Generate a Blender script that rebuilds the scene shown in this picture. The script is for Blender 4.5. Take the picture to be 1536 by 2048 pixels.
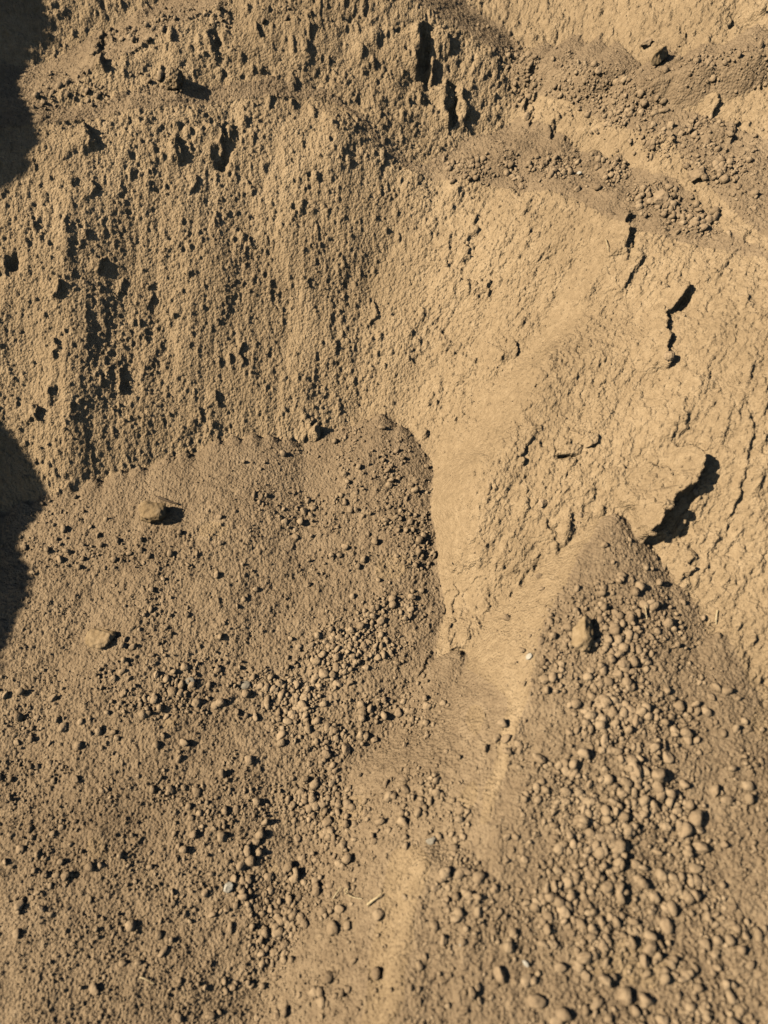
import bpy, math, time
import numpy as np
from mathutils import Matrix, Vector
T0 = time.time()
for o in list(bpy.data.objects): bpy.data.objects.remove(o)
SC = bpy.context.scene
COL = SC.collection
rng = np.random.default_rng(11)
R = math.radians

# ------------------------------------------------------------------ camera
PITCH, FPX, PW, PH = R(-22), 1540.0, 1536.0, 2048.0
CAM = np.array((0.0, 0.0, 1.45))
AX = np.array((0, math.cos(PITCH), math.sin(PITCH)))       # optical axis
UP = np.array((0, -math.sin(PITCH), math.cos(PITCH)))
cam = bpy.data.cameras.new('camera'); camo = bpy.data.objects.new('camera', cam); COL.objects.link(camo)
camo.location = CAM; camo.rotation_euler = (math.pi/2 + PITCH, 0, 0)
cam.sensor_fit = 'VERTICAL'; cam.sensor_height = 36; cam.lens = 36 * FPX / PH
cam.clip_start = 0.02; cam.clip_end = 500
cam.dof.use_dof = True; cam.dof.focus_distance = 1.16; cam.dof.aperture_fstop = 4.0
SC.camera = camo

# ------------------------------------------------------------------ light
SUN_EL, SUN_AZ = R(29), R(62)                              # azimuth measured from the viewer's side towards the left
LDIR = np.array((-math.cos(SUN_EL)*math.sin(SUN_AZ), -math.cos(SUN_EL)*math.cos(SUN_AZ), math.sin(SUN_EL)))
wd = bpy.data.worlds.new('World'); SC.world = wd; wd.use_nodes = True
nt = wd.node_tree; bg = nt.nodes['Background']; sky = nt.nodes.new('ShaderNodeTexSky')
sky.sky_type = 'NISHITA'; sky.sun_disc = False; sky.sun_elevation = SUN_EL
sky.sun_rotation = math.atan2(LDIR[0], LDIR[1]); sky.air_density = .6; sky.dust_density = .3; sky.altitude = 1200
nt.links.new(sky.outputs[0], bg.inputs[0]); bg.inputs[1].default_value = 0.05
SC.cycles.diffuse_bounces = 0
sl = bpy.data.lights.new('sun', 'SUN'); sl.energy = 5.0; sl.angle = R(0.53); sl.color = (1, .905, .745)
so = bpy.data.objects.new('sun', sl); COL.objects.link(so)
so.rotation_euler = Vector(LDIR).to_track_quat('Z', 'Y').to_euler(); so.location = Vector(LDIR)*6
vs = SC.view_settings; vs.view_transform = 'Standard'; vs.look = 'None'; vs.exposure = 0.58; vs.gamma = 1; vs.use_curve_mapping = False

# ------------------------------------------------------------------ helpers
def tag(o, label=None, cat=None, group=None, kind=None):
    if label: o['label'] = label
    if cat: o['category'] = cat
    if group: o['group'] = group
    if kind: o['kind'] = kind
    return o
_perm = rng.permutation(1024).astype(np.int32); _perm = np.concatenate([_perm, _perm])
_ga = rng.random(1024).astype(np.float32)*2*np.pi; _gx, _gy = np.cos(_ga), np.sin(_ga)
def perlin(x, y):
    xi = np.floor(x).astype(np.int32); yi = np.floor(y).astype(np.int32)
    xf = (x-xi).astype(np.float32); yf = (y-yi).astype(np.float32)
    xi &= 1023; yi &= 1023
    u = xf*xf*xf*(xf*(xf*6-15)+10); v = yf*yf*yf*(yf*(yf*6-15)+10)
    def g(ix, iy, fx, fy):
        h = _perm[_perm[ix & 1023] + (iy & 1023)]
        return _gx[h]*fx + _gy[h]*fy
    a = g(xi, yi, xf, yf); b = g(xi+1, yi, xf-1, yf); c = g(xi, yi+1, xf, yf-1); d = g(xi+1, yi+1, xf-1, yf-1)
    return 1.4*((a+(b-a)*u)*(1-v) + (c+(d-c)*u)*v)
def fbm(x, y, f, octv=3, gain=.5, off=0.):
    s = 0; a = 1
    for k in range(octv):
        s = s + a*perlin(x*f+off+17.3*k, y*f+off*1.7+5.1*k); f *= 2.03; a *= gain
    return s
def smax(a, b, k):
    h = np.maximum(k-np.abs(a-b), 0)/k; return np.maximum(a, b)+h*h*k*.25
def smin(a, b, k):
    h = np.maximum(k-np.abs(a-b), 0)/k; return np.minimum(a, b)-h*h*k*.25
def sstep(a, b, x):
    t = np.clip((x-a)/(b-a), 0, 1); return t*t*(3-2*t)
def ray(px, py):
    return AX + np.array((1., 0, 0))*((px-PW/2)/FPX) + UP*((PH/2-py)/FPX)
def at(px, py, d): return CAM + ray(px, py)*d

# ------------------------------------------------------------------ the bank as a height field over a tilted plane
TILT = R(52); cT, sT = math.cos(TILT), math.sin(TILT)
Uv = np.array((1., 0, 0)); Vv = np.array((0, cT, sT)); Nv = np.array((0, -sT, cT))
ORG = at(768, 1000, 1.25)
def plane(px, py, d, az, dip):                             # az: facing, degrees towards the left of the viewer
    az, dip = R(az), R(dip)
    n = np.array((-math.sin(az)*math.sin(dip), -math.cos(az)*math.sin(dip), math.cos(dip)))
    p = at(px, py, d); c = n @ p
    k0 = (c - n @ ORG)/(n @ Nv); ku = -(n @ Uv)/(n @ Nv); kv = -(n @ Vv)/(n @ Nv)
    return lambda u, v: k0 + ku*u + kv*v
P_left  = plane(600, 880, 1.30, -9, 67)
P_right = plane(790, 820, 1.305, 37, 63)
P_ribL  = plane(852, 1250, 1.065, 84, 60)
P_ribF  = plane(950, 1240, 1.025, 36, 52)
P_far   = plane(1536, 900, 0.97, 14, 57)
P_b1L   = plane(350, 190, 1.298, 2, 28)
P_b1R   = plane(900, 340, 1.321, 22, 28)
P_up    = plane(800, 290, 1.350, -7, 67)
P_up2   = plane(850, 285, 1.335, -15, 67)
P_upR   = plane(1072, 230, 1.345, -60, 66)
P_b2    = plane(1080, 155, 1.387, 27, 36)
P_b2u   = plane(1060, 165, 1.372, -42, 38)
P_mid   = plane(1120, 290, 1.310, 48, 58)
P_b3    = plane(300, 55, 1.345, 34, 32)
P_top   = plane(1150, 56, 1.45, 8, 63)
P_topL  = plane(300, 22, 1.425, -12, 66)
P_r2    = plane(1400, 235, 1.19, 40, 55)
P_crest = plane(768, -560, 2.15, 0, 8)

def bank_base(u, v):
    wu = u + .020*perlin(u*5+3, v*5) ; wv = v + .020*perlin(u*5+9, v*5+4)
    left = P_left(wu, wv)
    right = P_right(wu, wv)
    right = smin(right, P_far(wu, wv), .06)
    wr = wu + .026*np.sin(v*13+1.2) + .016*perlin(u*2+1, v*11)
    rib = smin(P_ribL(wr, wv), P_ribF(wr, wv), .05)
    low = smax(smax(left, right, .07), rib, .05)
    bench = smax(P_b1L(wu, wv) , P_b1R(wu, wv) - .6, .01)
    # the rim is high on the left and steps down to the right
    bl, br = P_b1L(u, v), P_b1R(wu, wv)
    tr = sstep(-.13, .09, wu)
    bench = bl*(1-tr) + br*tr
    isb = low > bench
    bench = bench + .012*perlin(u*9+3, v*9+8) + .006*perlin(u*25+3, v*25+8)
    low = smin(low, bench, .045)
    up = smin(smin(P_up(wu, wv), P_up2(wu, wv), .06), P_upR(wu, wv), .02)
    b3 = P_b3(u, v)
    b2 = P_b2(u, v)
    bb = smin(b3, P_b2u(u, v), .02)
    mid = P_mid(wu, wv)
    mid_c = smin(mid, b2, .015)
    isb2 = (up > bb) & (mid_c < bb) | (mid > b2) & (up < b2+.02)
    up = smin(up, bb, .015)
    up = smax(up, mid_c, .01)
    r2 = P_r2(wu, wv)
    top = smax(smax(P_top(wu, wv), r2, .02), P_topL(wu, wv), .02)
    w = smax(smax(low, up, .012), top, .015)
    debris = ((isb & (low >= up-.004)) | (isb2 & (up >= low-.004))) & (np.maximum(low, up) >= top-.004)
    cr = P_crest(u, v)
    w = smin(w, cr, .05)
    return w.astype(np.float32), debris.astype(np.float32)
def world(u, v, w):
    return (ORG[0]+u, ORG[1]+v*cT-w*sT, ORG[2]+v*sT+w*cT)
def project(x, y, z):
    dx, dy, dz = x-CAM[0], y-CAM[1], z-CAM[2]
    d = dy*AX[1]+dz*AX[2]; h = dy*UP[1]+dz*UP[2]
    d = np.maximum(d, .05)
    return PW/2+FPX*dx/d, PH/2-FPX*h/d, d

def pix_on_bank(px, py):                                   # march a view ray onto the bank base
    r = ray(px, py); d = np.linspace(.5, 3.2, 1400)
    p = CAM[None] + r[None]*d[:, None] - ORG[None]
    u, v, w = p@Uv, p@Vv, p@Nv
    wb, _ = bank_base(u, v)
    k = np.argmax(w < wb)
    return CAM + r*d[k]

# cones of loose crumbs: apex pixels on the bank, tangent of the repose angle, reach
CONES = []
def cone(px, py, t=.69, reach=9., push=.012, drop=0.):
    p = pix_on_bank(px, py); p = p + np.array((0, -push, -drop)); CONES.append((p[0], p[1], p[2], t, reach))
for a in [(-330,1080),(-150,1045),(-20,1008),(52,996),(100,982),(141,964),(190,950),(246,934),(281,926),(340,904),(372,897),(438,872),(470,866),(508,861),(541,864),(577,870),(622,876),(652,858),(690,846),(731,833),(762,822),(800,846)]:
    cone(*a, t=.68+rng.uniform(-.02, .02))
NL = len(CONES)
cone(1222, 1014, .70, push=.02); cone(1345, 1160, .66); cone(1430, 1255, .66); cone(1490, 1410, .66); cone(1640, 1560, .66); cone(1800, 1700, .66)
NRC = len(CONES)
for a in [(915,1290),(860,1305)]: cone(*a, t=.70)
for a in [(933,296),(985,300),(1073,262),(1130,285),(1188,298),(1233,308),(1300,375),(1380,425)]: cone(a[0], a[1], .69, .035, .006)
for a in [(1040,78),(1090,70),(1148,60),(1195,66),(1240,70),(1345,82),(1432,60),(1518,36)]: cone(a[0], a[1], .64, .09, .0, .006)
for a in [(1433,234),(1500,290)]: cone(a[0], a[1], .69, .04, .006)
ALLC = np.array(CONES, dtype=np.float64)

def talus_w(x0, y0, z0, CONES=None):                                   # highest cone along the plane normal; also distance from its apex
    best = np.full(x0.shape, -9., np.float32); rr = np.zeros(x0.shape, np.float32)
    for xa, ya, za, t, reach in (ALLC if CONES is None else CONES):
        A = z0-za; B = y0-ya; dx = x0-xa
        qa = cT*cT-t*t*sT*sT; qb = A*cT+t*t*B*sT; qc = A*A-t*t*(dx*dx+B*B)
        w = (-qb-np.sqrt(np.maximum(qb*qb-qa*qc, 0)))/qa
        r = np.sqrt(dx*dx+(B-w*sT)**2)
        w = w - 1.8*np.maximum(r-reach, 0)
        m = w > best
        rr = np.where(m, r, rr); best = smax(best, w, .006) if reach > 5 else np.maximum(best, w)
    return best.astype(np.float32), rr.astype(np.float32)

# rows follow the bank so that the sampling is even for a viewer in front of it
vv = np.linspace(-1.6, 2.2, 900); us = np.linspace(-.45, .45, 13)
uu, vvv = np.meshgrid(us, vv)
wb, _ = bank_base(uu, vvv); x0, y0, z0 = world(uu, vvv, 0*uu); wt, _ = talus_w(x0, y0, z0)
wm = np.maximum(wb, wt)
x, y, z = world(uu, vvv, wm); pxx, pyy, dd = project(x, y, z)
prof_py = np.median(pyy, axis=1); prof_d = np.median(dd, axis=1)
prof_py = np.minimum.accumulate(prof_py)
STEP = 2.2
def axis_samples(lo, hi, a, b):
    core = np.arange(a, b, STEP); out = [core]
    s = STEP; p = core[-1]; ext = []
    while p < hi: s *= 1.09; p += s; ext.append(p)
    s = STEP; p = core[0]; pre = []
    while p > lo: s *= 1.09; p -= s; pre.append(p)
    return np.concatenate([pre[::-1], core, ext])
PX = axis_samples(-1300, 2836, -70, 1606)
PY = axis_samples(-900, 3300, -70, 2230)[::-1]
# per-row v from py (py falls as v rises)
order = np.argsort(prof_py + np.arange(len(vv))*-1e-6)
V1 = np.interp(PY, prof_py[::-1] - np.arange(len(vv))[::-1]*1e-7, vv[::-1])
keep = np.concatenate([[True], np.diff(V1) > 1e-5]); V1 = V1[keep]
D1 = np.interp(V1, vv, prof_d)
kk = np.ones(41)/41; D1 = np.convolve(np.pad(D1, 20, 'edge'), kk, 'valid')
GX = ((PX-PW/2)/FPX)[None, :]*D1[:, None] - ORG[0]
GV = np.repeat(V1[:, None], len(PX), 1)
GU = GX.astype(np.float32); GV = GV.astype(np.float32)
NR, NC = GU.shape
print('grid', NR, NC, 'tris', 2*(NR-1)*(NC-1))
W_b, deb = bank_base(GU, GV)
x0, y0, z0 = world(GU, GV, np.zeros_like(GU))
f32 = np.float32
W_l, rap_l = talus_w(x0.astype(f32), y0.astype(f32), z0.astype(f32), np.concatenate([ALLC[:NL], ALLC[NRC:]]))
W_r, rap_r = talus_w(x0.astype(f32), y0.astype(f32), z0.astype(f32), ALLC[NL:NRC])
print('base', time.time()-T0)

# the crumb cone ends on its sunlit side in a crisp crest, the bare soil falls away beyond it
def polyline(pts, X, Y):                                     # signed distance (positive on the left hand of a walk down the picture) and position
    best = np.full(X.shape, 1e9, np.float32); sg = np.zeros(X.shape, np.float32); tt = np.zeros(X.shape, np.float32)
    n = len(pts)-1
    for i in range(n):
        ax, ay = pts[i]; bx, by = pts[i+1]; ex, ey = bx-ax, by-ay; L2 = ex*ex+ey*ey
        t = np.clip(((X-ax)*ex+(Y-ay)*ey)/L2, 0, 1)
        dx, dy = X-ax-t*ex, Y-ay-t*ey; d = np.sqrt(dx*dx+dy*dy)
        cr = (ex*(Y-ay)-ey*(X-ax))
        m = d < best
        best = np.where(m, d, best); sg = np.where(m, np.sign(cr), sg); tt = np.where(m, (i+t)/n, tt)
    return best*sg, tt
X, Y, Z = world(GU, GV, W_r); QX, QY, QD = project(X, Y, Z)
CREST = [(1250,900),(1222,1022),(1135,1165),(1088,1270),(1060,1400),(1015,1560),(968,1740),(930,1950),(900,2300)]
dcr, _ = polyline(CREST, QX + 7*fbm(GU, GV, 22, 3, .55, 61.), QY)
dcr_m = np.maximum(dcr, 0)*QD/FPX
fade = sstep(1560, 1330, QY)
W_r = W_r - (1.05*dcr_m*sstep(0, 25, dcr))*(.28+.72*fade)
bw = 24+110*sstep(1420, 1250, QY)
bare = sstep(-4, 16, dcr)*np.exp(-(np.maximum(dcr-bw, 0)/(bw*.6))**2)*sstep(1760, 1560, QY)
W_t = smax(W_l, W_r, .01); onR = W_r > W_l
rap = np.where(onR, rap_r, rap_l)
# broad waves before the loose cover is laid on
X, Y, Z = world(GU, GV, W_b); QX, QY, QD = project(X, Y, Z)     # where each point of the bank is seen
side = sstep(760, 900, QX + (QY-840)*-.10)                        # 0 on the tall rilled wall, 1 on the sunlit wall
S0, T0_ = GU, GV
S1 = GU*math.cos(R(30))-GV*math.sin(R(30)); T1 = GU*math.sin(R(30))+GV*math.cos(R(30))
pure = (side > .001) & (side < .999)
def wn2(st, f, octv, gain, off, fn=fbm):                     # streaked noise along each wall's own fall line
    out = np.empty_like(GU); a = side < .999; b = side > .001
    st = np.broadcast_to(np.float32(st), GU.shape)
    out[a] = (1-side[a])*fn(S0[a], T0_[a]*st[a], f, octv, gain, off); out[~a] = 0
    out[b] += side[b]*fn(S1[b], T1[b]*st[b], f, octv, gain, off+7.7)
    return out
wav = .010*wn2(.5, 7, 2, .5, 3.1) + .0038*wn2(.35, 20, 2, .5, 8.)
wav += .017*np.exp(-((QX-150-(QY-700)*-.05)/75.)**2)*sstep(300, 420, QY)*(1-side)
wav += .018*np.exp(-((QX-700)/110.)**2)*sstep(200, 260, QY)*sstep(620, 330, QY)
W_b = W_b + wav

def window(pts, pad):
    p = np.array(pts); return (QX > p[:, 0].min()-pad) & (QX < p[:, 0].max()+pad) & (QY > p[:, 1].min()-pad) & (QY < p[:, 1].max()+pad)
def scarp(W, pts, amp, width, hi=1, edge=5.):              # a step: one side stands proud by amp and fades back over width (pixels of the photograph)
    m = window(pts, width*3+10)
    jx = 14*fbm(GU[m], GV[m], 30, 3, .6) ; jy = 14*fbm(GU[m], GV[m], 30, 3, .6, 50.)
    d, t = polyline(pts, QX[m]+jx, QY[m]+jy)
    d = d*hi
    prof = np.where(d > 0, np.exp(-(np.maximum(d, 0)/width)**1.3), 0)*sstep(-edge*.2, edge, d)
    endt = sstep(0, .18, t)*sstep(1, .82, t)
    W[m] += amp*prof*endt
def pit(W, px, py, rx, ry, depth, rot=0.):
    m = window([(px, py)], max(rx, ry)*2.6)
    jx = rx*.5*perlin(GU[m]*60, GV[m]*60); jy = ry*.5*perlin(GU[m]*60+31, GV[m]*60)
    ddx, ddy = QX[m]+jx-px, QY[m]+jy-py
    c, s = math.cos(R(rot)), math.sin(R(rot)); a = (ddx*c+ddy*s)/rx; b = (-ddx*s+ddy*c)/ry
    W[m] -= depth*np.exp(-(a*a+b*b)**1.6)

# steps walked downwards: the left hand (seen by the viewer) stands proud and throws its shadow to the right
for pts, amp, wd_ in [
    ([(1362,545),(1378,585),(1345,622),(1338,690),(1338,728),(1300,760)], .022, 60),
    ([(1250,415),(1262,470),(1268,510)], .018, 45), ([(985,555),(975,590)], .014, 22), ([(955,562),(945,590)], .010, 18),
    ([(965,430),(948,470),(925,530)], .012, 40), ([(1070,395),(1050,440)], .010, 34), ([(905,470),(890,540)], .008, 30), ([(1300,520),(1270,545),(1240,600)], .010, 26), ([(1200,575),(1150,625)], .008, 22), ([(1036,680),(1036,720)], .012, 22), ([(1010,690),(1004,730)], .008, 18),
    ([(1085,850),(1062,880),(1040,935)], .013, 40), ([(1168,870),(1160,905)], .010, 24),
    ([(1505,800),(1500,900),(1480,990),(1440,1060)], .008, 60), ([(1390,840),(1350,870),(1310,890)], .010, 30),
    ([(1400,1105),(1370,1140),(1345,1155)], .014, 40), ([(1330,1020),(1290,1075),(1265,1080)], .020, 40),
    ([(1095,1030),(1112,1090),(1116,1140)], .008, 24), ([(1080,1145),(1076,1175)], .010, 22),
    ([(915,1160),(905,1230),(900,1260)], .010, 26), ([(985,1255),(955,1300)], .010, 22),
    ([(850,45),(853,90),(838,150)], .030, 40), ([(878,45),(905,95)], .020, 28), ([(900,150),(915,200),(905,260)], .026, 36),
    ([(930,160),(938,270)], .018, 24), ([(868,120),(860,170)], .014, 20), ([(845,170),(850,200)], .012, 18),
    ([(1062,160),(1068,200),(1055,260)], .022, 36), ([(1110,215),(1118,270),(1140,275)], .014, 28), ([(1330,270),(1345,300)], .018, 34),
    ([(435,240),(452,290),(440,335)], .020, 26), ([(470,245),(476,280)], .014, 18), ([(362,265),(370,320)], .018, 24), ([(178,245),(200,300)], .020, 34),
    ([(390,350),(392,385)], .010, 16), ([(510,355),(515,380)], .010, 14), ([(190,365),(192,405)], .010, 16), ([(215,520),(215,560)], .014, 22),
    ([(133,570),(130,610)], .014, 18), ([(250,735),(252,785)], .014, 20), ([(92,810),(92,850)], .018, 26), ([(125,690),(128,735)], .010, 20),
    ([(490,680),(492,730)], .010, 16), ([(440,700),(436,735)], .008, 16), ([(410,820),(408,845)], .008, 14), ([(350,620),(346,648)], .010, 16),
    ([(300,590),(302,612)], .009, 14), ([(248,560),(256,590)], .009, 14), ([(435,780),(436,812)], .010, 16), ([(383,675),(383,700)], .008, 14),
    ([(510,470),(512,500)], .009, 14), ([(625,560),(625,585)], .008, 14), ([(750,610),(752,650)], .010, 18), ([(622,855),(628,880)], .016, 24),
    ([(215,65),(200,105),(205,140)], .024, 34), ([(230,60),(228,85)], .016, 20), ([(262,62),(264,80)], .010, 16), ([(430,55),(445,105)], .020, 22),
    ([(520,45),(520,75)], .014, 20), ([(1305,110),(1350,150),(1370,200)], .012, 26), ([(1440,180),(1437,225)], .018, 28), ([(1530,25),(1500,40)], .016, 24),
    ([(1480,245),(1460,290)], .012, 26), ([(1140,85),(1130,120)], .006, 16), ([(20,515),(26,545)], .012, 20), ([(290,0),(300,30)], .012, 20),
    ]:
    scarp(W_b, pts, amp*.72, wd_*1.15)
# the overhanging block beside the crumb cone
scarp(W_b, [(1340,868),(1372,900),(1388,930),(1400,958),(1372,985),(1342,1002),(1326,1040),(1290,1082),(1262,1090)], .035, 72, 1, 7)
pit(W_b, 1392, 905, 16, 14, .012); pit(W_b, 1300, 1085, 30, 12, .010, -30)
for a in [(850,105,10,50,.02,0),(905,205,11,50,.02,0),(440,318,14,20,.016,0),(1262,490,9,24,.014,0),(1372,605,12,18,.016,0),(1058,220,9,36,.014,0),
          (1110,262,8,16,.012,0),(30,530,12,16,.014,0),(430,75,12,20,.014,0),(1490,40,26,14,.018,0),(1140,905,26,10,.012,-10),(920,1300,18,7,.008,-20)]:
    pit(W_b, *a)

# scattered little noses on the walls: each shields a streak of soil below itself
def slope_rib(W, pts, amp, width, hi):
    scarp(W, pts, amp, width, hi, 26.)
Xt, Yt, Zt = world(GU, GV, W_t); QXb, QYb = QX, QY
QX, QY, QDt = project(Xt, Yt, Zt)
soil = np.zeros_like(W_t)
def rib_on_talus(pts, amp, width, edge, s=1.):
    m = window(pts, width*3+10)
    jx = 16*fbm(GU[m], GV[m], 16, 2, .5, 2.); d, t = polyline(pts, QX[m]+jx, QY[m]); d = -d*-1
    d = d*-1
    endt = sstep(0, .12, t)*sstep(1, .9, t)
    prof = np.where(d > 0, np.exp(-(np.maximum(d, 0)/width)**1.4), 0)*sstep(-edge*.8, edge*.6, d)
    W_t[m] += amp*prof*endt
    soil[m] = np.maximum(soil[m], s*endt*np.exp(-((d-edge*.0)/(edge*1.25))**2))
# soil ribs between the broad apron and the crumb cone, steep side to the left
rib_on_talus([(1085,1450),(1045,1560),(990,1650),(960,1760)], .008, 80, 30, .0)
rib_on_talus([(850,1660),(800,1780),(775,1920),(745,2060),(710,2300)], .030, 130, 42, .9)
soil = np.maximum(soil, bare*onR)
# faint swells of settled crumbs and bare soil patches on the apron
soil = np.maximum(soil, .75*sstep(.35, .75, fbm(GU+.3, GV, 9, 2, .5, 21.)))
W_t = W_t + .006*fbm(GU, GV, 8, 3, .5, 41.)*sstep(.03, .2, rap) + .0022*fbm(GU, GV, 45, 2, .5, 13.)*sstep(.02, .10, rap)
QX, QY = QXb, QYb
print('features', time.time()-T0)

debT = sstep(-.003, .003, W_t-W_b)
debris = np.maximum(debT*(1-soil*.85), deb*.85)
W0 = smax(W_b, W_t, .007)
X, Y, Z = world(GU, GV, W0); QX, QY, QD = project(X, Y, Z)
CELL = (QD*STEP/FPX).astype(np.float32)                        # metres per cell
wall = 1-np.maximum(debT, deb)

# ---- grains pressed into the surface, stamped cell by cell
def stamp(n, prob, rlo, rhi, power, tail, hfac, sgn=1, expo=.5):
    p = (prob*CELL*CELL).ravel(); p = np.cumsum(p); p /= p[-1]
    idx = np.searchsorted(p, rng.random(n)); idx = np.minimum(idx, p.size-1)
    r_m = rlo*(rhi/rlo)**(rng.random(n)**power)
    i0, j0 = idx//NC, idx % NC
    rc = r_m/CELL.ravel()[idx]
    rc = np.clip(rc, .7, 9)
    acc = np.zeros(NR*NC, np.float32)
    asp = rng.uniform(.7, 1.25, n); th = rng.uniform(-.5, .5, n); ct, st = np.cos(th), np.sin(th)
    fi, fj = rng.uniform(-.5, .5, n), rng.uniform(-.5, .5, n)
    hh = r_m*hfac*rng.uniform(.6, 1.2, n)
    big = int(math.ceil(rc.max()*max(1.3, tail)))
    ks = np.arange(n)
    for di in range(-big, big+1):
        for dj in range(-int(math.ceil(rc.max()*1.3)), int(math.ceil(rc.max()*1.3))+1):
            reach = math.hypot(di/tail if di < 0 else di, dj)
            k = ks[rc*1.35+.8 > reach]
            if k.size == 0: continue
            a = (dj-fj[k]); b = (di-fi[k])
            b = np.where(b < 0, b/tail, b)                     # rows run upwards: the tail hangs below
            aa = (a*ct[k]+b*st[k])/asp[k]; bb = (-a*st[k]+b*ct[k])*asp[k]
            q = 1-(aa*aa+bb*bb)/(rc[k]*rc[k])
            ok = q > 0
            if not ok.any(): continue
            k = k[ok]; ii = i0[k]+di; jj = j0[k]+dj
            g = (ii >= 0) & (ii < NR) & (jj >= 0) & (jj < NC)
            np.maximum.at(acc, ii[g]*NC+jj[g], (hh[k[g]]*q[ok][g]**expo).astype(np.float32))
    return sgn*acc.reshape(NR, NC)
infr = (sstep(-260, -40, QX)*sstep(1800, 1576, QX)*sstep(-260, -40, QY)*sstep(2400, 2120, QY)).astype(np.float32)
patch = sstep(-.5, .6, fbm(GU, GV, 6, 3, .6, 71.))
lw = wall*(1-side)
rough = wall*((.35+.3*side)+(.65-.3*side)*patch)
det = np.zeros_like(W0)
# streaked relief
S0 = GU + .004*perlin(GU*30, GV*30); S1 = S1 + .004*perlin(GU*30, GV*30)
def billow(x, y, f, octv=3, gain=.55, off=0.): return 2*np.abs(fbm(x, y, f, octv, gain, off))-1
def ridge(x, y, f, octv=3, gain=.55, off=0.): return 1-2*np.abs(fbm(x, y, f, octv, gain, off))
fine = wn2(.7, 200, 2, .9, 19.)
wn = rng.normal(0, 1, W0.shape).astype(np.float32); wn[1:] = .6*wn[1:]+.4*wn[:-1]
high_ = sstep(330, 230, QY)
det += wall*(.0014*wn2(.10+.5*high_, 80, 2, .6, 5.) + .0006*wn2(.6, 130, 2, .65, 9.) + (.0007*fine + .00030*wn)*(1+.9*side))
det += wall*.0010*wn2(.2, 24, 3, .55, 33., ridge)*(1-.35*side)*(1-high_)
det += wall*.0036*wn2(.6, 17, 3, .5, 91.)*(.4+.6*patch)
lump = sstep(-.1, .6, fbm(GU, GV, 3.5, 2, .5, 123.))*side
lump = np.maximum(lump, high_*.9)
det += wall*lump*(.0042*billow(GU, GV, 12, 2, .5, 7.) + .0012*billow(GU, GV, 40, 3, .55, 17.))
det += wall*side*.0045*np.maximum(0, fbm(S1, T1*.22, 15, 2, .5, 205.))*-1*sstep(760, 480, QY)
det += wall*side*.0020*wn2(.45, 60, 3, .6, 29.)
print('noise', time.time()-T0)
lw_ = (.45+.55*(1-side))
det += stamp(46000, (rough*infr*(1+.9*side))+1e-9, .0013, .0027, 1.3, 1.2, .95, 1, .6)
det += stamp(3400, (rough*infr*lw_)+1e-9, .0022, .0042, 1.6, 1.5, .85, 1, .6)
det += stamp(450, (infr*wall*(rough*lw_+lump))+1e-9, .0042, .009, 1.8, 1.8, .8, 1, .65)
det -= stamp(1800, (rough*infr)+1e-9, .0018, .005, 1.6, 1.2, .9, 1, .8)
BLOB = [ # x0, y0, x1, y1, spread, weight
 (1225,1170,1235,1300,60,1.3),(1235,1300,1280,1600,120,2.2),(1260,1600,1270,2100,150,1.7),(1330,1350,1460,1500,60,.5),
 (270,1370,600,1390,50,1.5),(600,1390,760,1240,60,2.2),(700,1420,640,1620,60,1.7),(640,1620,560,1850,80,.9),(700,900,850,1080,80,.8),(560,1000,720,1100,70,.4),
 (60,1050,350,1200,110,.25),(60,1500,420,1600,110,.25),(60,1750,300,1800,110,.15),(830,1450,900,1720,70,.8),(900,1700,1000,1950,80,.4),(500,1950,700,1900,110,.2),
 (1000,130,1180,190,45,.9),(1180,190,1320,270,50,1.4),(1320,270,1536,340,50,1.2),(920,335,1230,345,26,1.3),(1280,390,1420,440,26,1.3),(1400,130,1536,150,50,.5),(280,60,560,20,30,.5),(100,190,340,150,24,.6)]
dens = np.zeros_like(QX)
for ax_, ay_, bx_, by_, sp, wt_ in BLOB:
    d, _ = polyline([(ax_, ay_), (bx_, by_)], QX, QY); dens = np.maximum(dens, wt_*np.exp(-(d/sp)**2))
coarse = sstep(.05, .20, rap)*debT + deb
clump = sstep(-.35, .5, fbm(GU, GV, 14, 3, .6, 77.))
DB = np.maximum(debT, deb)
det += stamp(60000, (DB*(1-.8*soil)*(.04+coarse*(.22+clump)*(.35+dens))*infr)+1e-9, .0010, .0030, 2.2, 1., 1.05)
det += DB*(1-.6*soil)*.0012*billow(GU, GV, 150, 2, .6, 44.)
det += DB*(.00042*wn + .0005*fbm(GU, GV, 220, 2, .7, 2.)+.0009*fbm(GU, GV, 110, 2, .5, 4.)*(1-soil*.3))
det += DB*soil*(.0020*fbm(S1, T1*.16, 60, 3, .6, 15.)+.0016*ridge(S1, T1*.2, 22, 3, .55, 35.)+.0014*fbm(GU, GV, 45, 3, .6, 25.)+.0003*wn)
W = W0 + det
print('stamps', time.time()-T0)
X, Y, Z = world(GU, GV, W); QX, QY, QD = project(X, Y, Z)
P3 = np.stack([X, Y, Z], -1).astype(np.float32)
du = np.gradient(P3, axis=1); dv = np.gradient(P3, axis=0); NRM = np.cross(du, dv); NRM /= np.linalg.norm(NRM, axis=-1, keepdims=True)+1e-12
# smooth normal for resting things
X0, Y0, Z0 = world(GU, GV, W0); P0 = np.stack([X0, Y0, Z0], -1)
a = np.gradient(P0, axis=1); b = np.gradient(P0, axis=0); NSM = np.cross(a, b); NSM /= np.linalg.norm(NSM, axis=-1, keepdims=True)+1e-12

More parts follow.
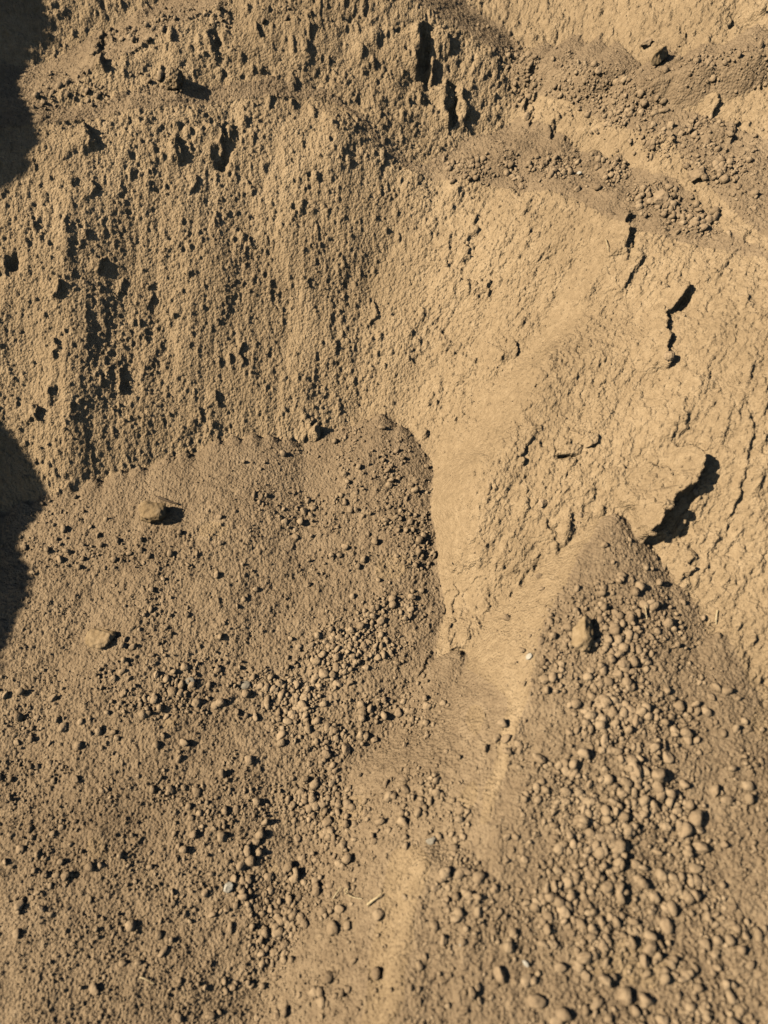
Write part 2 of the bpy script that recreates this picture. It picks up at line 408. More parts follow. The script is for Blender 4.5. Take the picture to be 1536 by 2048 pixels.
# ------------------------------------------------------------------ materials
def ramp(nt, stops):
    r = nt.nodes.new('ShaderNodeValToRGB'); e = r.color_ramp.elements
    while len(e) > 1: e.remove(e[-1])
    for i, (p, c) in enumerate(stops):
        q = e[0] if i == 0 else e.new(p); q.position = p; q.color = (*c, 1)
    return r
def soil_material(name, dark, mid, light, grain=700., bump=.35, bdist=.0012, rnd=False):
    m = bpy.data.materials.new(name); m.use_nodes = True; nt = m.node_tree; N = nt.nodes; L = nt.links
    b = N['Principled BSDF']; b.inputs['Roughness'].default_value = .95; b.inputs['Specular IOR Level'].default_value = .08
    tc = N.new('ShaderNodeTexCoord'); geo = N.new('ShaderNodeNewGeometry')
    def noise(scale, det, rough):
        n = N.new('ShaderNodeTexNoise'); n.inputs['Scale'].default_value = scale; n.inputs['Detail'].default_value = det; n.inputs['Roughness'].default_value = rough
        L.new(geo.outputs['Position'], n.inputs['Vector']); return n
    n1 = noise(5, 5, .6); n2 = noise(90, 4, .7); n3 = noise(grain, 3, .7)
    r1 = ramp(nt, [(.30, dark), (.5, mid), (.70, light)]); 
    mx = N.new('ShaderNodeMath'); mx.operation = 'MULTIPLY_ADD'; L.new(n2.outputs[0], mx.inputs[0]); mx.inputs[1].default_value = .75
    md = N.new('ShaderNodeMath'); md.operation = 'MULTIPLY'; L.new(n1.outputs[0], md.inputs[0]); md.inputs[1].default_value = .5
    sb = N.new('ShaderNodeMath'); sb.operation = 'SUBTRACT'; L.new(md.outputs[0], sb.inputs[0]); sb.inputs[1].default_value = .125
    L.new(sb.outputs[0], mx.inputs[2])
    if rnd:
        oi = N.new('ShaderNodeObjectInfo'); q = N.new('ShaderNodeMath'); q.operation = 'MULTIPLY_ADD'; L.new(oi.outputs['Random'], q.inputs[0]); q.inputs[1].default_value = .12
        q2 = N.new('ShaderNodeMath'); q2.operation = 'SUBTRACT'; L.new(mx.outputs[0], q2.inputs[0]); q2.inputs[1].default_value = .02
        L.new(q2.outputs[0], q.inputs[2]); L.new(q.outputs[0], r1.inputs[0])
    else:
        at_ = N.new('ShaderNodeAttribute'); at_.attribute_name = 'tone'; q = N.new('ShaderNodeMath'); q.operation = 'ADD'
        L.new(mx.outputs[0], q.inputs[0]); L.new(at_.outputs['Fac'], q.inputs[1]); L.new(q.outputs[0], r1.inputs[0])
    L.new(r1.outputs[0], b.inputs['Base Color'])
    bp = N.new('ShaderNodeBump'); bp.inputs['Strength'].default_value = bump; bp.inputs['Distance'].default_value = bdist
    vo = N.new('ShaderNodeTexVoronoi'); vo.inputs['Scale'].default_value = grain*.8; L.new(geo.outputs['Position'], vo.inputs['Vector'])
    hs = N.new('ShaderNodeMath'); hs.operation = 'SUBTRACT'; L.new(n3.outputs[0], hs.inputs[0]); L.new(vo.outputs['Distance'], hs.inputs[1])
    L.new(hs.outputs[0], bp.inputs['Height']); L.new(bp.outputs[0], b.inputs['Normal'])
    return m
M_bank = soil_material('bank_soil', (.252, .175, .098), (.338, .237, .134), (.428, .306, .178), 330., 1., .0022)
M_deb = soil_material('loose_soil', (.198, .137, .080), (.266, .187, .110), (.345, .246, .147), 330., 1., .0020)
M_clod = soil_material('dry_clod', (.215, .149, .087), (.30, .210, .124), (.39, .278, .167), 260., .7, .0012, True)
M_crumb = soil_material('soil_crumb', (.205, .142, .083), (.285, .200, .118), (.38, .272, .163), 500., .5)
M_stone = soil_material('ochre_stone', (.17, .112, .056), (.26, .178, .094), (.36, .255, .145), 150., .8, .002, True)
M_grey = soil_material('grey_stone', (.17, .143, .105), (.23, .195, .145), (.30, .255, .19), 200., .4, .001, True)
M_white = soil_material('pale_pebble', (.30, .26, .19), (.40, .35, .27), (.52, .47, .38), 120., .4, .001, True)
M_straw = soil_material('dry_straw', (.34, .25, .13), (.45, .34, .19), (.56, .45, .27), 300., .3, .0005, True)
M_root = soil_material('dark_root', (.08, .055, .035), (.11, .078, .05), (.15, .11, .07), 300., .3, .0005, True)

# ------------------------------------------------------------------ the setting
def mesh_from(name, verts, faces, mat, tone=None):
    me = bpy.data.meshes.new(name); k = faces.shape[1]
    me.vertices.add(len(verts)); me.vertices.foreach_set('co', verts.astype(np.float32).ravel())
    me.loops.add(faces.size); me.loops.foreach_set('vertex_index', faces.astype(np.int32).ravel())
    me.polygons.add(len(faces)); me.polygons.foreach_set('loop_start', np.arange(0, faces.size, k, dtype=np.int32))
    me.polygons.foreach_set('use_smooth', np.ones(len(faces), bool))
    if tone is not None:
        at_ = me.attributes.new('tone', 'FLOAT', 'POINT'); at_.data.foreach_set('value', tone.astype(np.float32))
    me.update(); me.validate() if False else None
    me.materials.append(mat); return me
idx = np.arange(NR*NC).reshape(NR, NC)
F = np.stack([idx[:-1, :-1], idx[:-1, 1:], idx[1:, 1:], idx[1:, :-1]], -1).reshape(-1, 4)
fd = (debris[:-1, :-1]+debris[1:, 1:]+debris[:-1, 1:]+debris[1:, :-1]).ravel()*.25
fx = QX[:-1, :-1].ravel(); fy = QY[:-1, :-1].ravel()
isd = fd > .5
fanR = isd & (fx > 960 + np.clip((1400-fy)*.2, -160, 90)) & (fy > 1000)
high = isd & (fy < 560) & ~fanR
apron = isd & ~fanR & ~high
TONE = -.03*DB + .05*fbm(GU, GV, 4, 2, .5, 55.) + debT*np.where(debris > .5, .09*np.clip(soil/.59, 0, 1), -.09*np.clip((1-soil)/.41, 0, 1)+.07*sstep(.7, 1, soil))  # blends bare and loose soil; rib cores get their sunlit brightness as added tone
TONE = TONE.ravel()
allv = P3.reshape(-1, 3)
def sub_object(name, mask, mat):
    f = F[mask]; used, inv = np.unique(f, return_inverse=True)
    o = bpy.data.objects.new(name, mesh_from(name, allv[used], inv.reshape(-1, 4), mat, TONE[used])); COL.objects.link(o); return o
for nm, mk, mt, lb in [('soil_bank', ~isd, M_bank, 'steep rilled tan soil bank'), ('talus_apron', apron, M_deb, 'broad apron of loose brown crumbs under the bank'),
                       ('debris_cone', fanR, M_deb, 'pointed cone of loose crumbs below the overhanging block'), ('ledge_debris', high, M_deb, 'crumbs lying on the ledges of the bank')]:
    if mk.any(): tag(sub_object(nm, mk, mt), lb, None, None, 'structure')
print('terrain', time.time()-T0)

# ------------------------------------------------------------------ unseen lumpy caster added between sun and bank, outlined to throw the left-edge shadow
def earth_spur():
    EDGE = [(-420,-330),(-60,-300),(60,-120),(85,-10),(95,20),(125,60),(122,95),(62,130),(45,170),(75,230),(82,290),(60,350),(0,382),(-90,420),(-190,520),(-200,640),(-110,750),(-20,815),
            (40,885),(75,950),(98,985),(92,1020),(45,1075),(42,1090),(68,1140),(60,1190),(30,1250),(6,1310),(-10,1380),(-60,1450),(-130,1600),(-420,1700)]
    L = LDIR; e1 = np.cross((0, 0, 1.), L); e1 /= np.linalg.norm(e1); e2 = np.cross(L, e1)
    fx_, fy_ = QX.ravel(), QY.ravel()
    pts = []
    for a, b in EDGE:
        k = int(np.argmin((fx_-a)**2+(fy_-b)**2)); p = flatP_[k]; pts.append((p@e1, p@e2))
    pts = np.array(pts); c0 = flatP_[int(np.argmin((fx_-0)**2+(fy_-900)**2))]
    # close the outline on the side away from the view
    s_ = -1 if pts[:, 0].mean() < 0 else 1
    n = 190; lo = pts.min(0)-.08; hi = pts.max(0)+.06
    away = e1 if (np.array((-1., 0, 0))@e1) > 0 else -e1
    back = .45
    poly = np.concatenate([pts, [(pts[-1, 0]+back*(away@e1), pts[-1, 1]), (pts[0, 0]+back*(away@e1), pts[0, 1])]])
    lo = poly.min(0)-.02; hi = poly.max(0)+.02
    gx, gy = np.meshgrid(np.linspace(lo[0], hi[0], n), np.linspace(lo[1], hi[1], n))
    ins = np.zeros(gx.shape, bool); dist = np.full(gx.shape, 9.)
    m = len(poly)
    for i in range(m):
        ax, ay = poly[i]; bx, by = poly[(i+1) % m]
        c = ((ay > gy) != (by > gy)) & (gx < (bx-ax)*(gy-ay)/((by-ay) if by != ay else 1e-9)+ax); ins ^= c
        ex, ey = bx-ax, by-ay; t = np.clip(((gx-ax)*ex+(gy-ay)*ey)/(ex*ex+ey*ey+1e-12), 0, 1)
        dist = np.minimum(dist, np.hypot(gx-ax-t*ex, gy-ay-t*ey))
    sd = np.where(ins, dist, -dist)
    th = np.sqrt(np.maximum(sd, 0)*.30) + .0
    th = np.minimum(th, .17)
    bump = .015*fbm(gx, gy, 14, 4, .55, 3.)
    T_ = .85 + c0@L
    def pt(h): return gx[..., None]*e1 + gy[..., None]*e2 + (T_+h)[..., None]*L
    A = pt(th+bump*np.minimum(1, th*12)); Bk = pt(-th+bump)
    keepv = sd > -1e-9
    fa = []; id0 = np.arange(n*n).reshape(n, n)
    q = np.stack([id0[:-1, :-1], id0[:-1, 1:], id0[1:, 1:], id0[1:, :-1]], -1).reshape(-1, 4)
    kq = keepv.ravel()[q].sum(1) >= 3
    q = q[kq]
    V_ = np.concatenate([A.reshape(-1, 3), Bk.reshape(-1, 3)]); Fq = np.concatenate([q, q[:, ::-1]+n*n])
    used, inv = np.unique(Fq, return_inverse=True)
    o = bpy.data.objects.new('earth_spur', mesh_from('earth_spur', V_[used], inv.reshape(-1, 4), M_bank, np.zeros(len(used)))); COL.objects.link(o)
    tag(o, 'unseen lumpy earth mass added beside the bank to cast the left-edge shadow', None, None, 'structure')
flatP_ = P3.reshape(-1, 3)
earth_spur()

# ------------------------------------------------------------------ clods
def ico(sub):
    t = (1+5**.5)/2
    v = [(-1,t,0),(1,t,0),(-1,-t,0),(1,-t,0),(0,-1,t),(0,1,t),(0,-1,-t),(0,1,-t),(t,0,-1),(t,0,1),(-t,0,-1),(-t,0,1)]
    f = [(0,11,5),(0,5,1),(0,1,7),(0,7,10),(0,10,11),(1,5,9),(5,11,4),(11,10,2),(10,7,6),(7,1,8),(3,9,4),(3,4,2),(3,2,6),(3,6,8),(3,8,9),(4,9,5),(2,4,11),(6,2,10),(8,6,7),(9,8,1)]
    v = [np.array(p)/np.linalg.norm(p) for p in v]
    for _ in range(sub):
        nf = []; c = {}
        def mid(a, b):
            k = (min(a, b), max(a, b))
            if k not in c: p = v[a]+v[b]; v.append(p/np.linalg.norm(p)); c[k] = len(v)-1
            return c[k]
        for a, b, d in f:
            x, y, z = mid(a, b), mid(b, d), mid(d, a); nf += [(a,x,z),(b,y,x),(d,z,y),(x,y,z)]
        f = nf
    return np.array(v), np.array(f)
def clod_shape(sub, seed, facets=7, lump=.10, ax=(1, .9, .75)):
    g = np.random.default_rng(seed); v, f = ico(sub)
    r = np.ones(len(v))
    for _ in range(facets):                                    # flattened cheeks
        n = g.normal(size=3); n /= np.linalg.norm(n); h = g.uniform(.56, .90); c = v@n
        r = np.minimum(r, np.where(c > .05, h/np.maximum(c, .05), 9))
    for k in range(4):
        d = g.normal(size=3)*2.2*(1+.6*k); r = r*(1+lump/(1+k)*np.sin(v@d+g.uniform(0, 6)))
    return v*r[:, None]*np.array(ax), f
SHAPES = []
for s in range(14):
    g = np.random.default_rng(900+s)
    v, f = clod_shape(2, 300+s, int(g.integers(5, 12)), .07, (1, g.uniform(.66, 1), g.uniform(.55, .9))); SHAPES.append(mesh_from('soil_clod', v, f, M_clod))
def randrot(n):
    q = rng.normal(size=(n, 4)); q /= np.linalg.norm(q, axis=1, keepdims=True); w, x, y, z = q.T
    return np.stack([1-2*(y*y+z*z), 2*(x*y-z*w), 2*(x*z+y*w), 2*(x*y+z*w), 1-2*(x*x+z*z), 2*(y*z-x*w), 2*(x*z-y*w), 2*(y*z+x*w), 1-2*(x*x+y*y)], 1).reshape(n, 3, 3)
# where each photo pixel meets the ground
B = 4; BW, BH = int(PW/B), int(PH/B)
LUT = np.full((BH, BW), -1, np.int64)
bi = (QY/B).astype(int); bj = (QX/B).astype(int); okm = (bi >= 0) & (bi < BH) & (bj >= 0) & (bj < BW)
ids = np.flatnonzero(okm.ravel()); ids = ids[np.argsort(-QD.ravel()[ids])]
LUT[bi.ravel()[ids], bj.ravel()[ids]] = ids
def ground(px, py):
    i, j = int(np.clip(py/B, 0, BH-1)), int(np.clip(px/B, 0, BW-1)); k = LUT[i, j]; r = 1
    while k < 0:
        s = LUT[max(0, i-r):i+r+1, max(0, j-r):j+r+1]; k = s.max(); r += 1
    return int(k)
flatP = P3.reshape(-1, 3); flatN = NSM.reshape(-1, 3); flatD = QD.ravel()
def basis(n, spin):
    n = Vector(n); t = n.orthogonal().normalized(); m = Matrix((t, n.cross(t), n)).transposed()
    return m @ Matrix.Rotation(spin, 3, 'Z')
def put(mesh, name, px, py, diam, squash=(1, 1, 1), sink=.35, spin=None, tilt=None, view_axis=None):
    k = ground(px, py); p = flatP[k]; n = flatN[k]; r = diam/2/FPX*flatD[k]
    o = bpy.data.objects.new(name, mesh); COL.objects.link(o)
    if view_axis is None: m = basis(n, rng.uniform(0, 6.3) if spin is None else spin)
    else:                                                      # long axis along a direction seen in the photograph
        a = R(view_axis); t = Vector((1, 0, 0))*math.cos(a)+Vector(UP)*math.sin(a); nn = Vector(n); t = (t-nn*t.dot(nn)).normalized()
        m = Matrix((t, nn.cross(t), nn)).transposed()
    m4 = m.to_4x4() @ Matrix.Diagonal((r*squash[0], r*squash[1], r*squash[2], 1))
    m4.translation = Vector(p) + Vector(n)*(r*squash[2]*(1-sink*2)*.75)
    o.matrix_world = m4; return o

# --- singled out stones and clods
def special(name, px, py, diam, seed, facets, label, cat, mat, ax, view, squash=(1, 1, 1), sink=.35, sub=4, lump=.07):
    v, f = clod_shape(sub, seed, facets, lump, ax)
    g = 2.2; v = v*(1+.035*np.sin(v@np.array((9, 4, 7)))*np.sin(v@np.array((-5, 11, 3)))+.02*np.sin(v@np.array((19, -14, 9)))*np.sin(v@np.array((7, 23, -15))))[:, None]
    o = put(mesh_from(name, v, f, mat), name, px, py, diam, squash, sink, view_axis=view); tag(o, label, cat); return o
special('stone', 308, 1030, 70, 5, 14, 'dark faced ochre stone beside a short twig on the loose apron below the tall wall', 'stone', M_stone, (1, .85, .7), 15, sink=.36)
special('stone', 201, 1279, 66, 8, 12, 'pale cracked flat-topped stone lying alone on the apron amid small crumbs', 'stone', M_stone, (1, .75, .45), 12, sink=.38)
special('stone', 1160, 1268, 74, 12, 12, 'blocky upright lump of soil near the top of the pointed crumb cone', 'soil block', M_stone, (1, .72, .72), 78, sink=.3)
special('stone', 1316, 121, 54, 15, 9, 'smooth tan slab standing tilted in the high debris chute', 'stone', M_stone, (1, .48, .5), 62, sink=.2)
special('soil_clod', 350, 168, 46, 19, 11, 'dark wedge-shaped clod jutting from the rim of the tall wall', 'soil clod', M_bank, (1, .8, .9), 60, sink=.2)
special('stone', 1140, 902, 64, 22, 8, 'flat tongue of soil embedded in the sunlit wall above the rib', 'stone', M_bank, (1, .5, .45), 18, sink=.4)
special('soil_clod', 1180, 880, 34, 24, 8, 'rounded lump just above the flat embedded tongue on the sunlit wall', 'soil clod', M_bank, (1, .8, .7), 40, sink=.42)
special('soil_clod', 1338, 712, 24, 25, 6, 'small clod sitting at the foot of the crack in the sunlit wall', 'soil clod', M_clod, (1, .85, .8), 20, sink=.3)
special('soil_clod', 1395, 352, 40, 27, 8, 'large brown clod lying among gravel of the upper chute', 'soil clod', M_clod, (1, .9, .8), 10, sink=.3)
special('soil_clod', 1316, 402, 36, 28, 8, 'tan clod heading the string of gravel below the ledge', 'soil clod', M_clod, (1, .9, .8), 0, sink=.3)
special('soil_clod', 1293, 88, 26, 29, 8, 'angular dark clod uphill of the tilted slab', 'soil clod', M_clod, (1, .8, .9), 20, sink=.25)
special('stone', 624, 866, 44, 31, 8, 'upright stone poking from the foot of the tall wall', 'stone', M_bank, (1, .5, .6), 80, sink=.3)
special('pebble', 458, 1773, 24, 33, 5, 'white-topped pebble beside two round brown clods', 'pebble', M_white, (1, .75, .7), 10, sink=.3, sub=3)
special('pebble', 1058, 1312, 17, 34, 6, 'pale flake lying on the soil rib left of the crumb cone', 'pebble', M_white, (1, .8, .4), 30, sink=.3, sub=3)
special('pebble', 1158, 345, 12, 35, 5, 'tiny white pebble on the gravel ledge', 'pebble', M_white, (1, .7, .6), 0, sink=.3, sub=3)
special('stone', 377, 1360, 24, 36, 5, 'flat grey stone chip in the gravel band of the apron', 'stone', M_grey, (1, .6, .25), 15, sink=.35, sub=3)
special('stone', 492, 1371, 24, 37, 6, 'squat grey stone in the gravel band of the apron', 'stone', M_grey, (1, .8, .5), -10, sink=.35, sub=3)
special('stone', 866, 1681, 26, 38, 8, 'dark grey-brown stone in the hollow left of the small rib', 'stone', M_grey, (1, .65, .6), 25, sink=.3, sub=3)
special('pebble', 921, 1888, 13, 39, 6, 'pale angular pebble near the foot of the long soil rib', 'pebble', M_white, (1, .6, .6), 70, sink=.3, sub=3)
special('pebble', 1048, 1925, 17, 40, 6, 'pale pebble resting on a pair of round clods', 'pebble', M_white, (1, .6, .6), -40, sink=.1, sub=3)

special('soil_clod', 1334, 1012, 28, 51, 9, 'crumbly clod lodged in the hollow under the overhanging block', 'soil clod', M_bank, (1, .8, .8), 30, sink=.3)
special('soil_clod', 1303, 1060, 22, 52, 9, 'small angular clod below the hollow of the overhanging block', 'soil clod', M_bank, (1, .8, .7), 0, sink=.3)
special('soil_clod', 1390, 985, 20, 53, 9, 'round clod clinging to the wall right beside the overhang shadow', 'soil clod', M_clod, (1, .9, .8), 0, sink=.3)
special('stone', 1085, 1006, 20, 54, 9, 'small brown stone low on the sunlit wall above the cone crest', 'stone', M_clod, (1, .9, .8), 40, sink=.35)
# --- round clods one can pick out (crop x, crop y, size), grouped by the place they lie in
CROPS = {
 (768, 1024): [(1018,302,40),(1060,362,36),(985,408,34),(918,470,26),(875,635,42),(955,615,42),(905,585,34),(935,655,34),(675,657,40),(630,512,32),(640,675,30),(648,715,28),
  (710,628,24),(690,712,24),(740,778,30),(880,757,44),(850,848,34),(960,712,26),(985,797,36),(1005,838,46),(1040,778,36),(1080,822,30),(1130,712,30),(1165,872,38),(1215,918,36),
  (1253,772,34),(1290,805,36),(1225,795,24),(880,915,50),(740,885,36),(805,975,46),(620,990,52),(720,1000,38),(760,1008,40),(1085,938,40),(1135,978,56),(945,985,34),(485,850,40),
  (490,910,40),(488,955,40),(452,908,36),(410,945,32),(60,805,42),(110,338,34),(108,408,24),(635,308,26),(1272,430,26),(1195,365,22),(1245,380,22),(785,8,20),(880,130,30),
  (170,880,26),(80,935,28),(115,790,24),(620,260,24),(1115,510,22),(1170,535,22),(870,370,26),(850,290,24),(1015,470,24)],
 (768, 1536): [(1100,38,62),(995,15,60),(1200,65,40),(1325,92,44),(945,110,36),(880,170,42),(925,175,34),(795,170,36),(575,107,26),(1045,180,28),(1250,205,60),(1205,255,60),
  (1252,242,44),(1268,315,54),(1210,320,30),(890,240,36),(850,225,30),(985,250,40),(860,285,46),(885,330,38),(820,322,36),(755,298,36),(745,265,36),(1090,335,36),(1000,388,40),
  (1035,395,36),(1110,425,46),(1190,435,32),(1180,465,36),(1225,455,32),(1240,505,44),(770,430,32),(825,435,32),(940,487,46),(880,475,50),(680,478,40),(705,465,30),(745,512,40),
  (660,515,40),(610,528,44),(715,570,52),(727,612,30),(660,640,38),(1075,510,38),(1130,560,36),(1015,608,30),(1125,632,56),(865,620,40),(1000,565,30),(1058,712,58),(805,758,56),
  (710,795,50),(762,795,28),(800,825,40),(885,852,54),(460,828,56),(565,855,50),(592,848,34),(200,478,50),(330,415,50),(315,275,30),(240,685,40),(165,755,28),(350,900,44),
  (375,875,30),(380,935,26),(610,935,64),(850,942,56),(965,908,62),(1045,935,52),(1035,770,44),(720,985,56),(690,1015,50),(1115,1005,50),(1000,970,40),(1430,720,34),(1470,790,34),
  (1440,665,36),(1320,590,26),(1335,800,30),(1185,840,36),(445,480,34),(565,362,30),(540,483,24),(495,275,30),(490,370,22),(820,70,30),(870,55,30),(905,45,30),(770,30,30),(720,15,34)],
 (0, 1536): [(85,327,46),(30,372,34),(230,425,44),(40,265,36),(145,500,32),(80,545,44),(175,565,36),(70,660,38),(405,388,36),(430,80,28),(310,45,32),(240,235,30),(1300,75,36),
  (1345,15,36),(1235,205,30),(1190,275,40),(960,390,56),(938,440,42),(975,455,40),(845,420,32),(820,497,36),(970,515,50),(950,545,34),(885,575,30),(850,585,36),(908,565,30),
  (740,578,34),(690,495,30),(1075,437,46),(1140,415,28),(1210,435,36),(1280,435,30),(1315,470,40),(1155,605,40),(1200,595,42),(1105,595,32),(1085,575,32),(1105,658,54),(1320,560,40),
  (1362,565,42),(1333,640,66),(1395,630,44),(655,730,52),(640,610,28),(685,685,26),(495,780,34),(380,883,46),(900,850,36),(945,857,28),(930,877,28),(900,890,32),(1040,737,36),
  (845,990,44),(1275,935,36),(1195,905,32),(1410,770,36),(1390,885,40),(1025,995,32),(1110,985,40),(820,875,28),(450,670,28),(390,645,24),(505,385,24),(715,310,28),(1000,300,34),
  (975,155,26),(1050,315,24),(1215,365,30),(1260,375,34),(1290,265,34),(1330,180,30),(1310,215,34)],
 (0, 1024): [(465,118,36),(240,185,40),(395,90,30),(655,270,24),(450,293,24),(1235,293,24),(950,372,26),(980,345,28),(750,410,30),(885,500,32),(1165,505,28),(1195,540,36),
  (1255,530,30),(1312,535,36),(1355,525,24),(835,690,30),(885,765,46),(785,765,46),(725,720,40),(665,820,36),(1030,818,40),(1185,690,36),(1130,730,40),(1090,710,36),(1045,700,32),
  (1125,890,46),(1265,835,38),(1295,645,50),(1350,685,46),(1405,680,36),(1460,620,40),(1520,435,46),(1390,945,58),(1460,890,38),(1500,905,36),(740,925,40),(625,935,36),(1000,995,50),
  (430,805,28),(320,835,32),(150,820,36),(255,860,46),(70,920,36),(215,750,40),(20,735,36),(530,540,36),(625,655,34),(620,735,30),(600,570,28),(500,510,30),(1305,945,36),
  (880,20,30),(1320,170,28),(1380,140,40),(870,250,36),(880,120,26),(1415,580,34),(1440,560,34),(1270,600,34),(1480,570,30)],
 (768, 0): [(860,285,40),(490,690,34),(525,715,26),(665,697,40),(1115,440,46),(1150,500,36),(1225,870,30),(1070,800,34),(1140,800,26),(960,380,26),(1045,420,30),(1090,395,30),(775,755,34),(570,470,40)],
}
LAND = {'cone': [((1230,1120), 'near the tip of the pointed crumb cone'), ((1165,1290), 'below the blocky lump on the crumb cone'), ((1330,1420), 'in the fine right flank of the crumb cone'),
                 ((1250,1540), 'in the thick heap midway down the crumb cone'), ((1080,1560), 'beside the small soil rib on the crumb cone'), ((1260,1760), 'in the lower heap of the crumb cone'),
                 ((1060,1900), 'by the pale pebbles low on the crumb cone'), ((1230,1980), 'at the foot of the crumb cone'), ((1490,1900), 'in fine sand beside the foot of the crumb cone')],
        'apron': [((310,1030), 'around the dark faced stone on the apron'), ((201,1279), 'around the pale cracked stone on the apron'), ((430,1365), 'by the grey chips in the gravel band of the apron'),
                  ((690,1330), 'in the gravel hollow left of the soil rib toe'), ((640,1560), 'in the gravel streak running down the apron'), ((458,1773), 'around the white-topped pebble on the apron'),
                  ((690,1790), 'around the dry straw tuft on the apron'), ((870,1700), 'in the hollow with the dark grey-brown stone'), ((100,1760), 'on the bare stretch of apron facing the left-edge shadow'),
                  ((560,1960), 'on the near sandy foot of the apron'), ((700,950), 'high on the apron close under the wall corner')],
        'ledge': [((1300,200), 'in the debris chute around the tilted slab'), ((1050,340), 'on the gravel ledge above the sunlit wall'), ((1350,420), 'in the string of gravel below the ledge')]}
GRP = {'cone': 'clods on the crumb cone', 'apron': 'clods on the broad apron', 'ledge': 'clods on the upper ledges'}
count = 0
for (ox, oy), lst in CROPS.items():
    for (cx, cy, s) in lst:
        if count >= 300: break
        px, py = ox+cx/2, oy+cy/2
        key = 'ledge' if oy == 0 else ('cone' if px > 960 + min(90, max(-160, (1400-py)*.2)) else 'apron')
        o = put(SHAPES[int(rng.integers(len(SHAPES)))], 'soil_clod', px, py, s/2*(1.25 if key == 'cone' else 1.05), (1, rng.uniform(.85, 1), rng.uniform(.9, 1.15)), sink=rng.uniform(.14, .32) if key == 'cone' else rng.uniform(.30, .46))
        where = min(LAND[key], key=lambda q: (q[0][0]-px)**2+(q[0][1]-py)**2)[1]
        size = 'big rounded' if s >= 50 else ('rounded' if s >= 34 else 'small')
        tag(o, f'{size} tan soil clod {where}', 'soil clod', GRP[key]); count += 1
print('clods', count, time.time()-T0)

# --- crumbs nobody could count
inn = ((QX > -60) & (QX < 1600) & (QY > -40) & (QY < 2150)).astype(np.float32)
DEBM = np.maximum(debT*(1-.55*soil), deb)
DEBM = np.maximum(DEBM, sstep(520, 470, QY)*np.minimum(dens, 1)); dens = dens*(1+1.1*sstep(520, 470, QY))
def scatter(n, prob):
    p = np.cumsum(prob.ravel().astype(np.float64)); p /= p[-1]; return np.minimum(np.searchsorted(p, rng.random(n)), p.size-1)
VV, FF, TT = [], [], []; off = 0
def crumbs(ks, diam_px, sub, nshape, lift=.3):
    global off
    protos = [clod_shape(sub, 50+s+100*sub, 7, .10, (1, .62+.08*(s % 5), .55+.07*((s*3) % 5))) for s in range(nshape)]
    which = rng.integers(nshape, size=len(ks)); rot = randrot(len(ks))
    for s in range(nshape):
        m = which == s; k = ks[m]; v, f = protos[s]
        r = (diam_px[m]/2/FPX*flatD[k])
        j = rng.uniform(-.5, .5, (len(k), 2))*CELL.ravel()[k][:, None]
        c = flatP[k] + flatN[k]*(r*lift)[:, None]; c[:, 0] += j[:, 0]
        P = np.einsum('nij,vj->nvi', rot[m], v)*r[:, None, None] + c[:, None, :]
        VV.append(P.reshape(-1, 3)); nv = len(v)
        FF.append((f[None]+np.arange(len(k))[:, None, None]*nv).reshape(-1, 3)+off); off += nv*len(k)
        TT.append(np.repeat(rng.normal(.03, .06, len(k)), nv))
n1, n2, n3, n4 = 3300, 4600, 9500, 7000
near = lambda k: np.clip(1.2/flatD[k], .75, 1.5)
k = scatter(n1, dens*inn*DEBM*(.12+clump)); crumbs(k, (9+12*rng.random(n1)**2.6)*near(k), 1, 8, .30)
k = scatter(n2, (dens+.03)*inn*DEBM*(.08+clump)); crumbs(k, (5+4*rng.random(n2)**2)*near(k), 1, 5, .35)
k = scatter(n3, (dens*.8+.10)*inn*DEBM*(.10+clump)); crumbs(k, (3.+2.6*rng.random(n3)**1.5)*near(k), 0, 5, .3)
k = scatter(n4, inn*(wall*(.3+patch)*.16+.5*DEBM*(.2+clump)*sstep(.03,.12,rap+deb))); crumbs(k, (2.6+2.6*rng.random(n4)**2.5)*near(k), 0, 5, .2)
o = bpy.data.objects.new('soil_crumbs', mesh_from('soil_crumbs', np.concatenate(VV), np.concatenate(FF), M_crumb, np.concatenate(TT))); COL.objects.link(o)
tag(o, 'countless small loose soil crumbs strewn over the slopes', 'soil crumbs', None, 'stuff')
print('crumbs', off, sum(len(f) for f in FF), time.time()-T0)

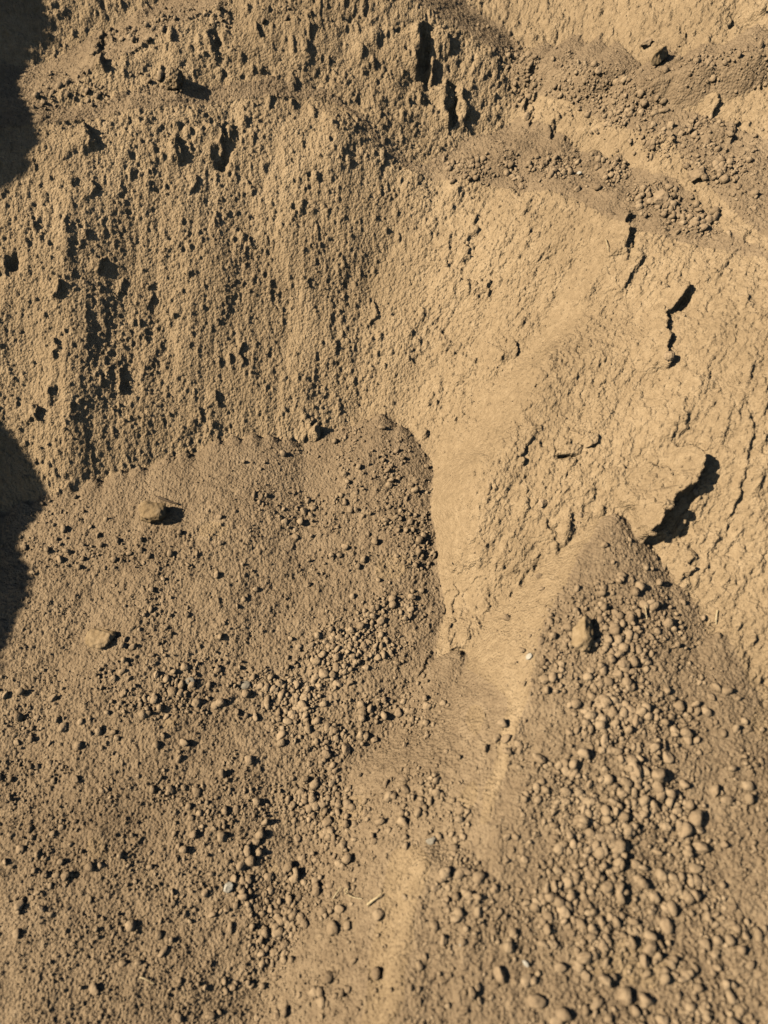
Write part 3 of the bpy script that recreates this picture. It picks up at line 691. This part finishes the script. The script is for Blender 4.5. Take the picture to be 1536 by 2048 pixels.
# --- straws, twigs and rootlets
def twig(name, pts, rad, mat, label, cat, lift=.003):
    P = []
    for (px, py, h) in pts:
        k = ground(px, py); P.append(flatP[k]+flatN[k]*(h*.001+rad*.8))
    P = np.array(P); t = np.linspace(0, len(P)-1, (len(P)-1)*5+1)
    C = np.stack([np.interp(t, np.arange(len(P)), P[:, i]) for i in range(3)], 1)
    for _ in range(3): C[1:-1] = .25*C[:-2]+.5*C[1:-1]+.25*C[2:]
    n = len(C); V = []; ns = 6
    for i in range(n):
        d = C[min(i+1, n-1)]-C[max(i-1, 0)]; d /= np.linalg.norm(d)+1e-9; a = np.cross(d, (0.3, .2, 1)); a /= np.linalg.norm(a); b = np.cross(d, a)
        rr = rad*(1-.45*i/n)*(1+.15*math.sin(i*2.1))
        for j in range(ns): an = 2*math.pi*j/ns; V.append(C[i]+rr*(a*math.cos(an)+b*math.sin(an)))
    Fq = [(i*ns+j, i*ns+(j+1) % ns, (i+1)*ns+(j+1) % ns, (i+1)*ns+j) for i in range(n-1) for j in range(ns)]
    o = bpy.data.objects.new(name, mesh_from(name, np.array(V), np.array(Fq), mat)); COL.objects.link(o); tag(o, label, cat); return o
twig('straw', [(736,1808,1),(748,1800,3),(758,1796,3),(766,1788,2)], .0016, M_straw, 'pale knobbed bit of straw beside the long soil rib', 'straw')
twig('straw', [(668,1796,2),(676,1784,4),(684,1774,3)], .0010, M_straw, 'short straight straw leaning on clods near the dry tuft', 'straw')
t = twig('straw_tuft', [(694,1782,2),(700,1776,6),(706,1784,8),(698,1790,5),(692,1784,3),(704,1794,4),(716,1796,3),(724,1797,2)], .0008, M_straw, 'curled tuft of dry straw beside the long soil rib', 'straw')
twig('twig', [(318,998,2),(336,1006,4),(352,1008,3)], .0022, M_root, 'short grey twig lying just behind the dark faced stone', 'twig')
twig('straw', [(1213,482,3),(1216,492,6),(1217,502,3)], .0009, M_straw, 'thin pale straw stuck in the sunlit wall', 'straw')
twig('straw', [(1432,1222,2),(1434,1236,4),(1435,1250,2)], .0011, M_straw, 'small curved straw at the edge of the crumb cone', 'straw')
twig('rootlet', [(184,560,3),(192,572,5),(202,590,3)], .0009, M_root, 'thin dark rootlet slanting across the tall rilled wall', 'rootlet')
twig('rootlet', [(672,592,3),(684,602,5),(692,612,3)], .0009, M_root, 'fine dark rootlet on the smoother end of the tall wall', 'rootlet')
twig('rootlet', [(1284,1205,2),(1287,1222,5),(1289,1240,2)], .0010, M_straw, 'straight pale rootlet standing in the crumbs of the cone', 'rootlet')
twig('rootlet', [(280,1952,2),(295,1958,4),(308,1964,2)], .0010, M_straw, 'faint curved straw on the near part of the apron', 'straw')
twig('rootlet', [(1350,1003,6),(1358,1012,10),(1362,1018,6)], .0008, M_straw, 'hair-thin rootlet in the hollow under the overhanging block', 'rootlet')
print('done', time.time()-T0)
